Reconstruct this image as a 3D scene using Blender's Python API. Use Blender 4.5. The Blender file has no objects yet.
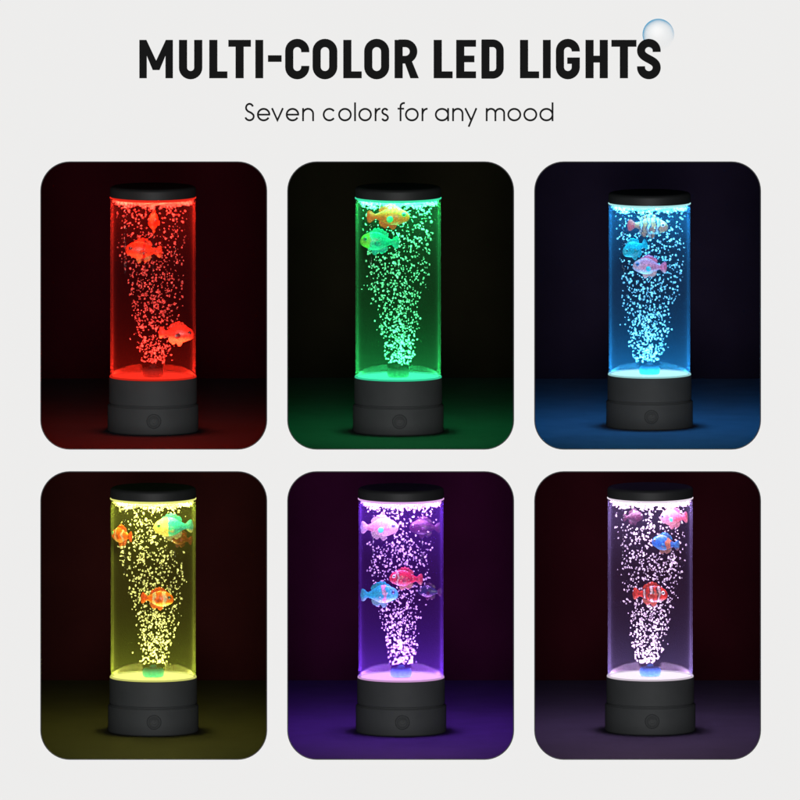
import bpy, bmesh, math, random
from mathutils import Vector, Matrix, Euler

random.seed(11)
PI = math.pi
S = bpy.context.scene
COL = S.collection
rad = math.radians

# ------------------------------------------------------------------ camera geometry
D = 20.0                                   # metres from the lens to the board
H = D * math.tan(rad(5.8))                 # the lens stands above the board and looks level (shifted lens)


def at(px, py, y):
    """place where the sight line of picture point px,py (800 px wide) meets the depth y"""
    t = D / (D + y)
    return (px - 400) / 1000 / t, y, H + ((400 - py) / 1000 - H) / t


# ------------------------------------------------------------------ helpers
def link(o, parent=None):
    COL.objects.link(o)
    if parent is not None:
        o.parent = parent
    return o


def tag(o, label=None, cat=None, group=None, kind=None):
    if label: o['label'] = label
    if cat: o['category'] = cat
    if group: o['group'] = group
    if kind: o['kind'] = kind
    return o


def empty(name, loc, label=None, cat=None, group=None, rot=(0, 0, 0), scale=1.0):
    o = bpy.data.objects.new(name, None)
    o.empty_display_size = .02
    o.location = loc
    o.rotation_euler = rot
    o.scale = (scale,) * 3
    tag(o, label, cat, group)
    return link(o)


def obj(name, bm, m, parent=None, smooth=None, loc=None):
    bmesh.ops.recalc_face_normals(bm, faces=bm.faces[:])
    me = bpy.data.meshes.new(name)
    bm.to_mesh(me)
    bm.free()
    me.materials.append(m)
    if smooth is not None:
        for p in me.polygons: p.use_smooth = True
        if smooth < 179:
            me.set_sharp_from_angle(angle=rad(smooth))
    o = bpy.data.objects.new(name, me)
    if loc: o.location = loc
    return link(o, parent)


def box(bm, x0, x1, y0, y1, z0, z1):
    v = [bm.verts.new((x, y, z)) for z in (z0, z1) for y in (y0, y1) for x in (x0, x1)]
    for f in ((0, 1, 3, 2), (4, 6, 7, 5), (0, 4, 5, 1), (2, 3, 7, 6), (0, 2, 6, 4), (1, 5, 7, 3)):
        bm.faces.new([v[i] for i in f])
    return bm


def lathe(bm, prof, seg=128, closed=False, mat=None):
    """prof: list of (r, z) from axis to axis, or a closed ring of them"""
    rings = []
    for r, z in prof:
        if r < 1e-7:
            rings.append([bm.verts.new((0, 0, z))])
        else:
            rings.append([bm.verts.new((r * math.cos(2 * PI * k / seg), r * math.sin(2 * PI * k / seg), z)) for k in range(seg)])
    n = len(rings)
    for i in range(n if closed else n - 1):
        a, b = rings[i], rings[(i + 1) % n]
        for k in range(seg):
            k2 = (k + 1) % seg
            if len(a) == 1 and len(b) == 1: continue
            if len(a) == 1: bm.faces.new((a[0], b[k], b[k2]))
            elif len(b) == 1: bm.faces.new((a[k], a[k2], b[0]))
            else: bm.faces.new((a[k], a[k2], b[k2], b[k]))
    if mat is not None:
        for r in rings:
            for v in r: v.co = mat @ v.co
    return bm


def arc(cx, cy, rx, ry, a0, a1, n=14):
    return [(cx + rx * math.cos(rad(a0 + (a1 - a0) * k / n)), cy + ry * math.sin(rad(a0 + (a1 - a0) * k / n))) for k in range(n + 1)]


# ------------------------------------------------------------------ materials
def new_mat(name):
    m = bpy.data.materials.new(name)
    m.use_nodes = True
    nt = m.node_tree
    nt.nodes.clear()
    out = nt.nodes.new('ShaderNodeOutputMaterial')
    return m, nt, out


def N(nt, t, **kw):
    n = nt.nodes.new(t)
    for k, v in kw.items():
        if k in n.inputs: n.inputs[k].default_value = v
        else: setattr(n, k, v)
    return n


def col(c):
    return (c[0], c[1], c[2], 1.0)


def lin(r, g, b):
    f = lambda u: (u / 255 / 12.92) if u / 255 <= .04045 else ((u / 255 + .055) / 1.055) ** 2.4
    return (f(r), f(g), f(b))


def math_n(nt, op, a, b=None):
    n = nt.nodes.new('ShaderNodeMath')
    n.operation = op
    for i, v in enumerate((a, b)):
        if v is None: continue
        if isinstance(v, (int, float)): n.inputs[i].default_value = v
        else: nt.links.new(v, n.inputs[i])
    return n.outputs[0]


def plain(name, c, rough=.5, spec=.5, var=.0, scale=200, bump=0.0, bscale=1200):
    m, nt, out = new_mat(name)
    b = N(nt, 'ShaderNodeBsdfPrincipled')
    b.inputs['Roughness'].default_value = rough
    b.inputs['Specular IOR Level'].default_value = spec
    b.inputs['Base Color'].default_value = col(c)
    tc = N(nt, 'ShaderNodeTexCoord')
    if var:
        no = N(nt, 'ShaderNodeTexNoise', Scale=scale, Detail=5.0)
        nt.links.new(tc.outputs['Object'], no.inputs['Vector'])
        mx = N(nt, 'ShaderNodeMixRGB', blend_type='MIX')
        mx.inputs[1].default_value = col([u * (1 - var) for u in c])
        mx.inputs[2].default_value = col([min(1, u * (1 + var)) for u in c])
        nt.links.new(no.outputs['Fac'], mx.inputs[0])
        nt.links.new(mx.outputs[0], b.inputs['Base Color'])
    if bump:
        n2 = N(nt, 'ShaderNodeTexNoise', Scale=bscale, Detail=3.0)
        nt.links.new(tc.outputs['Object'], n2.inputs['Vector'])
        bp = N(nt, 'ShaderNodeBump', Strength=bump, Distance=.0004)
        nt.links.new(n2.outputs['Fac'], bp.inputs['Height'])
        nt.links.new(bp.outputs[0], b.inputs['Normal'])
    nt.links.new(b.outputs[0], out.inputs[0])
    return m


def tube_mat(key, tint, hz0):
    """clear acrylic: see-through, mirrors a little, thin haze that catches the light and runs stronger at a slant"""
    m, nt, out = new_mat('clear_acrylic_' + key)
    lw = N(nt, 'ShaderNodeLayerWeight', Blend=.5)
    fac = lw.outputs['Facing']
    p5 = math_n(nt, 'POWER', fac, 5.0)
    refl = math_n(nt, 'MULTIPLY_ADD', p5, .2)
    refl.node.inputs[2].default_value = .0024
    p3 = math_n(nt, 'POWER', fac, 8.0)
    hz = math_n(nt, 'MULTIPLY_ADD', p3, .09)
    hz.node.inputs[2].default_value = hz0
    tr = N(nt, 'ShaderNodeBsdfTransparent')
    tr.inputs[0].default_value = (.985, .985, .985, 1)
    tl = N(nt, 'ShaderNodeBsdfTranslucent')
    tl.inputs[0].default_value = col(tint)  # tint stands in for the colour of light scattered in the water
    gl = N(nt, 'ShaderNodeBsdfGlossy')
    gl.inputs['Roughness'].default_value = .03
    m1 = N(nt, 'ShaderNodeMixShader')
    nt.links.new(hz, m1.inputs[0])
    nt.links.new(tr.outputs[0], m1.inputs[1])
    nt.links.new(tl.outputs[0], m1.inputs[2])
    m2 = N(nt, 'ShaderNodeMixShader')
    nt.links.new(refl, m2.inputs[0])
    nt.links.new(m1.outputs[0], m2.inputs[1])
    nt.links.new(gl.outputs[0], m2.inputs[2])
    nt.links.new(m2.outputs[0], out.inputs[0])
    return m


def bubble_mat(name, dens, c=(.9, .9, .9)):
    m, nt, out = new_mat(name)
    tr = N(nt, 'ShaderNodeBsdfTransparent')
    df = N(nt, 'ShaderNodeBsdfDiffuse')
    df.inputs[0].default_value = col(c)
    tl = N(nt, 'ShaderNodeBsdfTranslucent')
    tl.inputs[0].default_value = col(c)
    a = N(nt, 'ShaderNodeAddShader')
    mx0 = N(nt, 'ShaderNodeMixShader')
    mx0.inputs[0].default_value = .5
    nt.links.new(df.outputs[0], mx0.inputs[1])
    nt.links.new(tl.outputs[0], mx0.inputs[2])
    gl = N(nt, 'ShaderNodeBsdfGlossy')
    gl.inputs['Roughness'].default_value = .12
    mg = N(nt, 'ShaderNodeMixShader')
    mg.inputs[0].default_value = .10
    nt.links.new(mx0.outputs[0], mg.inputs[1])
    nt.links.new(gl.outputs[0], mg.inputs[2])
    mx = N(nt, 'ShaderNodeMixShader')
    lw = N(nt, 'ShaderNodeLayerWeight', Blend=.5)
    core = math_n(nt, 'SUBTRACT', 1.0, math_n(nt, 'POWER', lw.outputs['Facing'], 1.5))
    tc = N(nt, 'ShaderNodeTexCoord')
    no = N(nt, 'ShaderNodeTexNoise', Scale=110.0, Detail=3.0)
    nt.links.new(tc.outputs['Object'], no.inputs['Vector'])
    un = math_n(nt, 'MULTIPLY_ADD', no.outputs['Fac'], 3.2)
    un.node.inputs[2].default_value = -.45
    nt.links.new(math_n(nt, 'MULTIPLY', math_n(nt, 'MULTIPLY', core, un), dens * 1.25), mx.inputs[0])
    mx.inputs[0].default_value = dens
    nt.links.new(tr.outputs[0], mx.inputs[1])
    nt.links.new(mg.outputs[0], mx.inputs[2])
    nt.links.new(mx.outputs[0], out.inputs[0])
    return m


def foam_mat():
    """froth on the water: patchy, half see-through"""
    m, nt, out = new_mat('water_froth')
    tc = N(nt, 'ShaderNodeTexCoord')
    mp = N(nt, 'ShaderNodeMapping')
    mp.inputs['Scale'].default_value = (1, 1, 1)
    nt.links.new(tc.outputs['Object'], mp.inputs[0])
    no = N(nt, 'ShaderNodeTexNoise', Scale=150.0, Detail=6.0)
    nt.links.new(mp.outputs[0], no.inputs['Vector'])
    vo = N(nt, 'ShaderNodeTexVoronoi', Scale=260.0)
    nt.links.new(mp.outputs[0], vo.inputs['Vector'])
    s = math_n(nt, 'MULTIPLY', no.outputs['Fac'], 1.0)
    cr = N(nt, 'ShaderNodeValToRGB')
    cr.color_ramp.elements[0].position = .36
    cr.color_ramp.elements[0].color = (.012, .012, .012, 1)
    cr.color_ramp.elements[1].position = .60
    cr.color_ramp.elements[1].color = (.075, .075, .075, 1)
    nt.links.new(s, cr.inputs[0])
    tr = N(nt, 'ShaderNodeBsdfTransparent')
    df = N(nt, 'ShaderNodeBsdfDiffuse')
    df.inputs[0].default_value = (.9, .9, .9, 1)
    tl = N(nt, 'ShaderNodeBsdfTranslucent')
    tl.inputs[0].default_value = (.9, .9, .9, 1)
    m0 = N(nt, 'ShaderNodeMixShader')
    m0.inputs[0].default_value = .35
    nt.links.new(df.outputs[0], m0.inputs[1])
    nt.links.new(tl.outputs[0], m0.inputs[2])
    m1 = N(nt, 'ShaderNodeMixShader')
    nt.links.new(cr.outputs[0], m1.inputs[0])
    nt.links.new(tr.outputs[0], m1.inputs[1])
    nt.links.new(m0.outputs[0], m1.inputs[2])
    bp = N(nt, 'ShaderNodeBump', Strength=.7, Distance=.001)
    nt.links.new(vo.outputs['Distance'], bp.inputs['Height'])
    nt.links.new(bp.outputs[0], df.inputs['Normal'])
    nt.links.new(m1.outputs[0], out.inputs[0])
    return m


def emit_mat(name, c, s):
    m, nt, out = new_mat(name)
    e = N(nt, 'ShaderNodeEmission', Strength=s)
    e.inputs[0].default_value = col(c)
    nt.links.new(e.outputs[0], out.inputs[0])
    return m


def fish_mat(name, top, belly, head=None, bands=(), band_col=(.9, .9, .9), edge_col=None, spots=None, L=.036, gloss=.35):
    """moulded plastic skin: back and belly colour, head patch, cross bands, speckles"""
    m, nt, out = new_mat(name)
    tc = N(nt, 'ShaderNodeTexCoord')
    no = N(nt, 'ShaderNodeTexNoise', Scale=170.0, Detail=4.0)
    nt.links.new(tc.outputs['Object'], no.inputs['Vector'])
    sx = N(nt, 'ShaderNodeSeparateXYZ')
    nt.links.new(tc.outputs['Object'], sx.inputs[0])
    w = math_n(nt, 'MULTIPLY_ADD', no.outputs['Fac'], .22 * L)
    w.node.inputs[2].default_value = -.11 * L
    xx = math_n(nt, 'ADD', sx.outputs[0], w)
    zz = math_n(nt, 'ADD', sx.outputs[2], w)

    def mixc(fac, a, b):
        n = N(nt, 'ShaderNodeMixRGB', blend_type='MIX')
        nt.links.new(fac, n.inputs[0])
        for i, v in ((1, a), (2, b)):
            if isinstance(v, tuple): n.inputs[i].default_value = col(v)
            else: nt.links.new(v, n.inputs[i])
        return n.outputs[0]

    def step(v, e0, e1):
        n = N(nt, 'ShaderNodeMapRange')
        n.interpolation_type = 'SMOOTHSTEP'
        nt.links.new(v, n.inputs[0])
        n.inputs[1].default_value = e0
        n.inputs[2].default_value = e1
        return n.outputs[0]

    c = mixc(step(zz, -.05 * L, -.16 * L), top, belly)
    if head:
        c = mixc(step(xx, -.22 * L, -.30 * L), c, head)
    for bx, bw in bands:
        d = math_n(nt, 'ABSOLUTE', math_n(nt, 'SUBTRACT', xx, bx * L))
        if edge_col:
            c = mixc(step(d, bw * L * 2.0, bw * L * 1.6), c, edge_col)
        c = mixc(step(d, bw * L * 1.1, bw * L * .85), c, band_col)
    if spots:
        vo = N(nt, 'ShaderNodeTexVoronoi', Scale=330.0)
        nt.links.new(tc.outputs['Object'], vo.inputs['Vector'])
        c = mixc(step(vo.outputs['Distance'], .34, .24), c, spots)
    n3 = N(nt, 'ShaderNodeTexNoise', Scale=420.0, Detail=3.0)
    nt.links.new(tc.outputs['Object'], n3.inputs['Vector'])
    vs = N(nt, 'ShaderNodeTexVoronoi', Scale=15.0 / L)
    vs.feature = 'DISTANCE_TO_EDGE'
    nt.links.new(tc.outputs['Object'], vs.inputs['Vector'])
    sm = N(nt, 'ShaderNodeMixRGB', blend_type='MULTIPLY')
    sm.inputs[0].default_value = 1.0
    nt.links.new(c, sm.inputs[1])
    sf = math_n(nt, 'MULTIPLY_ADD', step(vs.outputs['Distance'], .02, .16), .45)
    sf.node.inputs[2].default_value = .55
    nt.links.new(sf, sm.inputs[2])
    c = sm.outputs[0]
    hv = N(nt, 'ShaderNodeMixRGB', blend_type='MULTIPLY')
    hv.inputs[0].default_value = .8
    nt.links.new(c, hv.inputs[1])
    g = math_n(nt, 'MULTIPLY_ADD', n3.outputs['Fac'], .9)
    g.node.inputs[2].default_value = .45
    nt.links.new(g, hv.inputs[2])
    b = N(nt, 'ShaderNodeBsdfPrincipled')
    b.inputs['Roughness'].default_value = gloss
    b.inputs['Specular IOR Level'].default_value = .35
    nt.links.new(hv.outputs[0], b.inputs['Base Color'])
    # thin moulded plastic lets some light through
    tl = N(nt, 'ShaderNodeBsdfTranslucent')
    nt.links.new(hv.outputs[0], tl.inputs[0])
    mx = N(nt, 'ShaderNodeMixShader')
    mx.inputs[0].default_value = .5
    nt.links.new(b.outputs[0], mx.inputs[1])
    nt.links.new(tl.outputs[0], mx.inputs[2])
    vo2 = N(nt, 'ShaderNodeTexVoronoi', Scale=520.0)
    nt.links.new(tc.outputs['Object'], vo2.inputs['Vector'])
    bp = N(nt, 'ShaderNodeBump', Strength=.35, Distance=.0005)
    nt.links.new(vo2.outputs['Distance'], bp.inputs['Height'])
    nt.links.new(bp.outputs[0], b.inputs['Normal'])
    nt.links.new(mx.outputs[0], out.inputs[0])
    return m


M_board = plain('white_card', (.885, .880, .873), .9, .1, var=.004, scale=6)
M_ink = plain('black_lettering', (.0085, .0085, .0085), .9, .03, var=.05, scale=40)
M_ink2 = plain('grey_lettering', (.012, .012, .012), .9, .03, var=.05, scale=40)
M_base = plain('charcoal_plastic', (.0225, .0243, .025), .72, .22, var=.16, scale=60, bump=.25, bscale=1800)
M_cap = plain('black_plastic', (.0085, .009, .0092), .6, .2, var=.1, scale=60, bump=.2, bscale=1800)
M_btn = plain('button_plastic', (.0200, .0216, .0222), .7, .22, var=.05, scale=90)
M_foam = foam_mat()
M_wall = plain('niche_black', (.006, .006, .006), .95, .0, var=.1)
M_eye = plain('eye_ring', (.75, .75, .75), .3, .5, var=.05)
M_pupil = plain('eye_pupil', (.01, .01, .015), .2, .5, var=.05)

# ------------------------------------------------------------------ the board with six openings
OPEN_X = [(40.3, 267.2), (287.2, 514.1), (534.2, 761.0)]
OPEN_Y = [(161.4, 449.6), (471.2, 759.8)]


def rrect(x0, x1, z0, z1, r, n=12):
    p = []
    for cx, cz, a in ((x1 - r, z1 - r, 0), (x0 + r, z1 - r, 90), (x0 + r, z0 + r, 180), (x1 - r, z0 + r, 270)):
        p += arc(cx, cz, r, r, a, a + 90, n)
    return p


def make_board():
    bm = bmesh.new()
    loops = [[(-.52, -.45), (.52, -.45), (.52, .45), (-.52, .45)]]
    for y0, y1 in OPEN_Y:
        for x0, x1 in OPEN_X:
            loops.append(rrect((x0 - 400) / 1000, (x1 - 400) / 1000, (400 - y1) / 1000, (400 - y0) / 1000, .0295))
    edges, rings = [], []
    for lp in loops:
        vs = [bm.verts.new((x, 0, z)) for x, z in lp]
        rings.append(vs)
        for i in range(len(vs)):
            edges.append(bm.edges.new((vs[i], vs[(i + 1) % len(vs)])))
    bmesh.ops.triangle_fill(bm, use_beauty=True, use_dissolve=False, edges=edges)
    front = bm.faces[:]
    back = {}
    for r in rings:
        for v in r: back[v] = bm.verts.new((v.co.x, .0016, v.co.z))
    for f in front:
        bm.faces.new([back[v] for v in reversed(f.verts)])
    for r in rings:
        for i in range(len(r)):
            a, b = r[i], r[(i + 1) % len(r)]
            bm.faces.new((a, b, back[b], back[a]))
    return bm


board = obj('display_board', make_board(), M_board)
tag(board, 'white display board with six rounded openings under a bold black heading', 'display board')

M_trim = plain('trim_grey', (.040, .041, .043), .6, .2, var=.05, scale=80)
for y0, y1 in OPEN_Y:
    for x0, x1 in OPEN_X:
        a = rrect((x0 - 400) / 1000, (x1 - 400) / 1000, (400 - y1) / 1000, (400 - y0) / 1000, .0295)
        b = rrect((x0 - 399.1) / 1000, (x1 - 400.9) / 1000, (400.9 - y1) / 1000, (399.1 - y0) / 1000, .0286)
        bm = bmesh.new()
        R4 = [[bm.verts.new((x, y, z)) for x, z in lp_] for lp_, y in ((a, -.0002), (b, -.0002), (b, .0018), (a, .0018))]
        for q in range(4):
            for i in range(len(a)):
                j = (i + 1) % len(a)
                bm.faces.new((R4[q][i], R4[q][j], R4[(q + 1) % 4][j], R4[(q + 1) % 4][i]))
        obj('opening_trim', bm, M_trim, board)

# ---- lettering
GZ = [0]


def poly(bm, pts, ox, oz, k=.001, th=.0022):
    y = -th - GZ[0] * .00002
    GZ[0] = (GZ[0] + 1) % 5
    f = [bm.verts.new((ox + x * k, y, oz + z * k)) for x, z in pts]
    b = [bm.verts.new((ox + x * k, -.00005, oz + z * k)) for x, z in pts]
    bm.faces.new(f)
    n = len(pts)
    for i in range(n):
        bm.faces.new((f[i], f[(i + 1) % n], b[(i + 1) % n], b[i]))


def stroke(bm, pts, w, ox, oz, closed=False, k=.001, th=.0022):
    p = [Vector(q) for q in pts]
    q = [p[0]]
    for v in p[1:]:
        if (v - q[-1]).length > 1e-4: q.append(v)
    if closed and (q[0] - q[-1]).length < 1e-4: q.pop()
    p = q
    n = len(p)
    y = -th - GZ[0] * .00002
    GZ[0] = (GZ[0] + 1) % 5
    L, R = [], []
    for i in range(n):
        a = p[i - 1] if (i > 0 or closed) else None
        b = p[(i + 1) % n] if (i < n - 1 or closed) else None
        d0 = (p[i] - a).normalized() if a is not None else None
        d1 = (b - p[i]).normalized() if b is not None else None
        if d0 is None: d0 = d1
        if d1 is None: d1 = d0
        n0, n1 = Vector((-d0.y, d0.x)), Vector((-d1.y, d1.x))
        nn = (n0 + n1)
        nn = nn.normalized() if nn.length > 1e-5 else n0
        s = min(1 / max(nn.dot(n0), .35), 2.2)
        L.append(p[i] + nn * (w / 2 * s))
        R.append(p[i] - nn * (w / 2 * s))
    mk = lambda v, yy: bm.verts.new((ox + v.x * k, yy, oz + v.y * k))
    fl, fr = [mk(v, y) for v in L], [mk(v, y) for v in R]
    bl, br = [mk(v, -.00005) for v in L], [mk(v, -.00005) for v in R]
    for i in range(n if closed else n - 1):
        j = (i + 1) % n
        bm.faces.new((fl[i], fl[j], fr[j], fr[i]))
        bm.faces.new((fl[i], bl[i], bl[j], fl[j]))
        bm.faces.new((fr[i], fr[j], br[j], br[i]))
    if not closed:
        for i in (0, n - 1):
            bm.faces.new((fl[i], fr[i], br[i], bl[i]))


HB = 38.2          # heading cap height
W = 8.1


def g_M(bm, o, z, w):
    c = w / 2
    poly(bm, [(0, 0), (7.4, 0), (7.4, 22.5), (c - 3.4, 8.2), (c + 3.4, 8.2), (w - 7.4, 22.5), (w - 7.4, 0), (w, 0), (w, HB), (w - 7.0, HB),
              (c, 17.4), (7.0, HB), (0, HB)], o, z)


def g_U(bm, o, z, w):
    r = w / 2 - W / 2
    stroke(bm, [(W / 2, HB)] + arc(w / 2, r * .98 + 3.0, r, r * .98, 180, 360) + [(w - W / 2, HB)], W, o, z)


def g_L(bm, o, z, w): poly(bm, [(0, 0), (w, 0), (w, 6.7), (W, 6.7), (W, HB), (0, HB)], o, z)
def g_T(bm, o, z, w):
    c = w / 2
    poly(bm, [(c - W / 2, 0), (c + W / 2, 0), (c + W / 2, HB - 6.7), (w, HB - 6.7), (w, HB), (0, HB), (0, HB - 6.7), (c - W / 2, HB - 6.7)], o, z)
def g_I(bm, o, z, w): poly(bm, [(0, 0), (w, 0), (w, HB), (0, HB)], o, z)
def g_dash(bm, o, z, w): poly(bm, [(0, 16.4), (w, 16.4), (w, 22.8), (0, 22.8)], o, z)
def g_E(bm, o, z, w):
    poly(bm, [(0, 0), (w, 0), (w, 6.7), (W, 6.7), (W, 16), (w - 1.6, 16), (w - 1.6, 22.5), (W, 22.5), (W, HB - 6.7), (w, HB - 6.7), (w, HB), (0, HB)], o, z)
def g_H(bm, o, z, w):
    poly(bm, [(0, 0), (W, 0), (W, 15.7), (w - W, 15.7), (w - W, 0), (w, 0), (w, HB), (w - W, HB), (w - W, 22.4), (W, 22.4), (W, HB), (0, HB)], o, z)


def rr(w, t=3.0):
    r = w / 2 - W / 2
    return r, t + r, HB - t - r


def g_O(bm, o, z, w):
    r, lo, hi = rr(w)
    stroke(bm, arc(w / 2, hi, r, r, 0, 180) + arc(w / 2, lo, r, r, 180, 360), W, o, z, True)


def g_C(bm, o, z, w):
    r, lo, hi = rr(w)
    stroke(bm, [(w - W / 2, 26.0)] + arc(w / 2, hi, r, r, 0, 180) + arc(w / 2, lo, r, r, 180, 360) + [(w - W / 2, 12.2)], W, o, z)


def g_G(bm, o, z, w):
    r, lo, hi = rr(w)
    stroke(bm, [(w - W / 2, 26.8)] + arc(w / 2, hi, r, r, 0, 180) + arc(w / 2, lo, r, r, 180, 360) + [(w - W / 2, 20.6)], W, o, z)
    poly(bm, [(w / 2 - .6, 14.4), (w - .5, 14.4), (w - .5, 20.6), (w / 2 - .6, 20.6)], o, z)


def g_D(bm, o, z, w):
    r, lo, hi = rr(w, 3.3)
    e = w - W / 2
    stroke(bm, [(W / 2, 3.3)] + arc(e - r, lo, r, r, -90, 0) + arc(e - r, hi, r, r, 0, 90) + [(W / 2, HB - 3.3)], 7.5, o, z, True)
    poly(bm, [(0, 0), (W, 0), (W, HB), (0, HB)], o, z)


def g_R(bm, o, z, w):
    poly(bm, [(0, 0), (W, 0), (W, HB), (0, HB)], o, z)
    e, r = w - 1.0 - W / 2, 8.2
    stroke(bm, [(W / 2, HB - 3.35)] + arc(e - r, HB - 3.35 - r, r, r, 90, -90) + [(W / 2, HB - 3.35 - 2 * r)], 7.5, o, z)
    poly(bm, [(9.6, 17), (17.0, 17.6), (w + .2, 0), (w - 8.2, 0)], o, z)


def g_S(bm, o, z, w):
    c, r = w / 2, w / 2 - W / 2
    y1, y2 = HB - 3 - r * .98, 3 + r * .98
    up = arc(c, y1, r, r * .98, -4, 192, 22)
    dn = arc(c, y2, r, r * .98, 12, -184, 22)
    p0, p3 = Vector(up[-1]), Vector(dn[0])
    p1, p2 = p0 + Vector((.21, -.98)) * 6.6, p3 - Vector((.21, -.98)) * 6.6
    mid = []
    for k in range(1, 16):
        t = k / 16
        q = p0 * (1 - t) ** 3 + p1 * 3 * t * (1 - t) ** 2 + p2 * 3 * t * t * (1 - t) + p3 * t ** 3
        mid.append((q.x, q.y))
    stroke(bm, [(w - W / 2, 26.3)] + up[1:] + mid + dn[:-1] + [(W / 2, 11.8)], 8.0, o, z)


HEAD = [(g_M, 139.4, 172.9), (g_U, 179, 202.3), (g_L, 209.3, 227.4), (g_T, 228.4, 250.9), (g_I, 255.4, 263.2), (g_dash, 268, 281.6),
        (g_C, 285.2, 309.3), (g_O, 312.6, 337.3), (g_L, 343.3, 361.7), (g_O, 364.2, 389.2), (g_R, 394.6, 418.6),
        (g_L, 433.7, 452.6), (g_E, 456.2, 476), (g_D, 481.4, 504), (g_L, 520, 539.1), (g_I, 542.9, 550.7), (g_G, 555.9, 579.8),
        (g_H, 585.5, 607.8), (g_T, 611.4, 636.4), (g_S, 637, 660.7)]
bm = bmesh.new()
for f, x0, x1 in HEAD:
    f(bm, (x0 - 400) / 1000, (400 - 78.1) / 1000, x1 - x0)
obj('heading_lettering', bm, M_ink, board)

# light geometric line below: ring letters and thin stems.  XH is the x-height, A the ascender
XH, A, LW = 12.9, 18.6, 1.75


def ring(bm, o, z, w, a0=0, a1=360):
    r = (w - LW) / 2
    rz = (XH + .3 - LW) / 2
    cz = XH / 2
    if a1 - a0 >= 360: stroke(bm, arc(w / 2, cz, r, rz, 0, 360, 36)[:-1], LW, o, z, True)
    else: stroke(bm, arc(w / 2, cz, r, rz, a0, a1, 32), LW, o, z)


def l_o(bm, o, z, w): ring(bm, o, z, w)
def l_c(bm, o, z, w): ring(bm, o, z, w * 1.08, 38, 322)
def l_e(bm, o, z, w):
    ring(bm, o, z, w, 0, 328)
    stroke(bm, [(LW, XH / 2), (w - .15, XH / 2)], LW * .9, o, z)
def l_a(bm, o, z, w):
    ring(bm, o, z, w)
    stroke(bm, [(w - LW / 2, 0), (w - LW / 2, XH)], LW, o, z)
def l_d(bm, o, z, w):
    ring(bm, o, z, w)
    stroke(bm, [(w - LW / 2, 0), (w - LW / 2, A)], LW, o, z)
def l_l(bm, o, z, w): stroke(bm, [(w / 2, 0), (w / 2, A)], LW, o, z)
def l_v(bm, o, z, w): stroke(bm, [(.6, XH), (w / 2, .8), (w - .6, XH)], LW, o, z)
def l_y(bm, o, z, w):
    stroke(bm, [(.6, XH), (w / 2 + .5, .6)], LW, o, z)
    stroke(bm, [(w - .6, XH), (w * .33, -5.6)], LW, o, z)
def l_n(bm, o, z, w):
    r = (w - LW) / 2
    stroke(bm, [(LW / 2, 0), (LW / 2, XH)], LW, o, z)
    stroke(bm, arc(w / 2, XH - r * .98 - LW / 2 + .2, r, r * .98, 180, 0, 18) + [(w - LW / 2, 0)], LW, o, z)
def l_m(bm, o, z, w):
    h = (w + LW) / 2
    l_n(bm, o, z, h)
    r = (h - LW) / 2
    c = w - h / 2
    stroke(bm, arc(c, XH - r * .98 - LW / 2 + .2, r, r * .98, 180, 0, 18) + [(w - LW / 2, 0)], LW, o, z)
def l_r(bm, o, z, w):
    stroke(bm, [(LW / 2, 0), (LW / 2, XH)], LW, o, z)
    stroke(bm, arc(w + .2, XH - 5.6, w - LW / 2, 5.0, 180, 88, 12), LW, o, z)
def l_s(bm, o, z, w):
    c, r = w / 2, w / 2 - LW / 2
    q = XH / 4
    stroke(bm, arc(c, XH - q - .25, r * .92, q - .35, 25, 200, 14) + [(c - r * .45, XH * .56), (c + r * .45, XH * .47)] + arc(c, q + .25, r, q - .3, 20, -160, 14), LW, o, z)
def l_S(bm, o, z, w):
    c, r, hh = w / 2, w / 2 - LW / 2, 17.6
    q = hh / 4
    stroke(bm, arc(c, hh - q + .1, r * .84, q - .5, 20, 205, 16) + [(c - r * .4, hh * .56), (c + r * .45, hh * .46)] + arc(c, q + .3, r, q - .5, 25, -165, 18), LW, o, z)
def l_f(bm, o, z, w):
    stroke(bm, [(w * .45, 0), (w * .45, A - 3.8)] + arc(w * .45 + 3.4, A - 3.9, 3.4, 3.3, 180, 75, 10), LW, o, z)
    stroke(bm, [(.2, XH - .5), (w - .3, XH - .5)], LW * .9, o, z)


SUB = [(l_S, 244.5, 254.6), (l_e, 257, 270.3), (l_v, 271.4, 283.5), (l_e, 285.8, 299.2), (l_n, 302.2, 314),
       (l_c, 322.8, 335), (l_o, 338.2, 351.7), (l_l, 354.3, 355.8), (l_o, 358.4, 371.8), (l_r, 374.7, 380), (l_s, 381.2, 388.8),
       (l_f, 397.4, 404.4), (l_o, 405, 418.7), (l_r, 421.6, 427.2),
       (l_a, 434.9, 449), (l_n, 452.2, 463.4), (l_y, 464.6, 477), (l_m, 485.8, 505), (l_o, 507.4, 521.2), (l_o, 523.4, 537.2), (l_d, 539.4, 553.4)]
bm = bmesh.new()
for f, x0, x1 in SUB:
    f(bm, (x0 - 400) / 1000, (400 - 121.0) / 1000, x1 - x0)
obj('subheading_lettering', bm, M_ink2, board)

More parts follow.
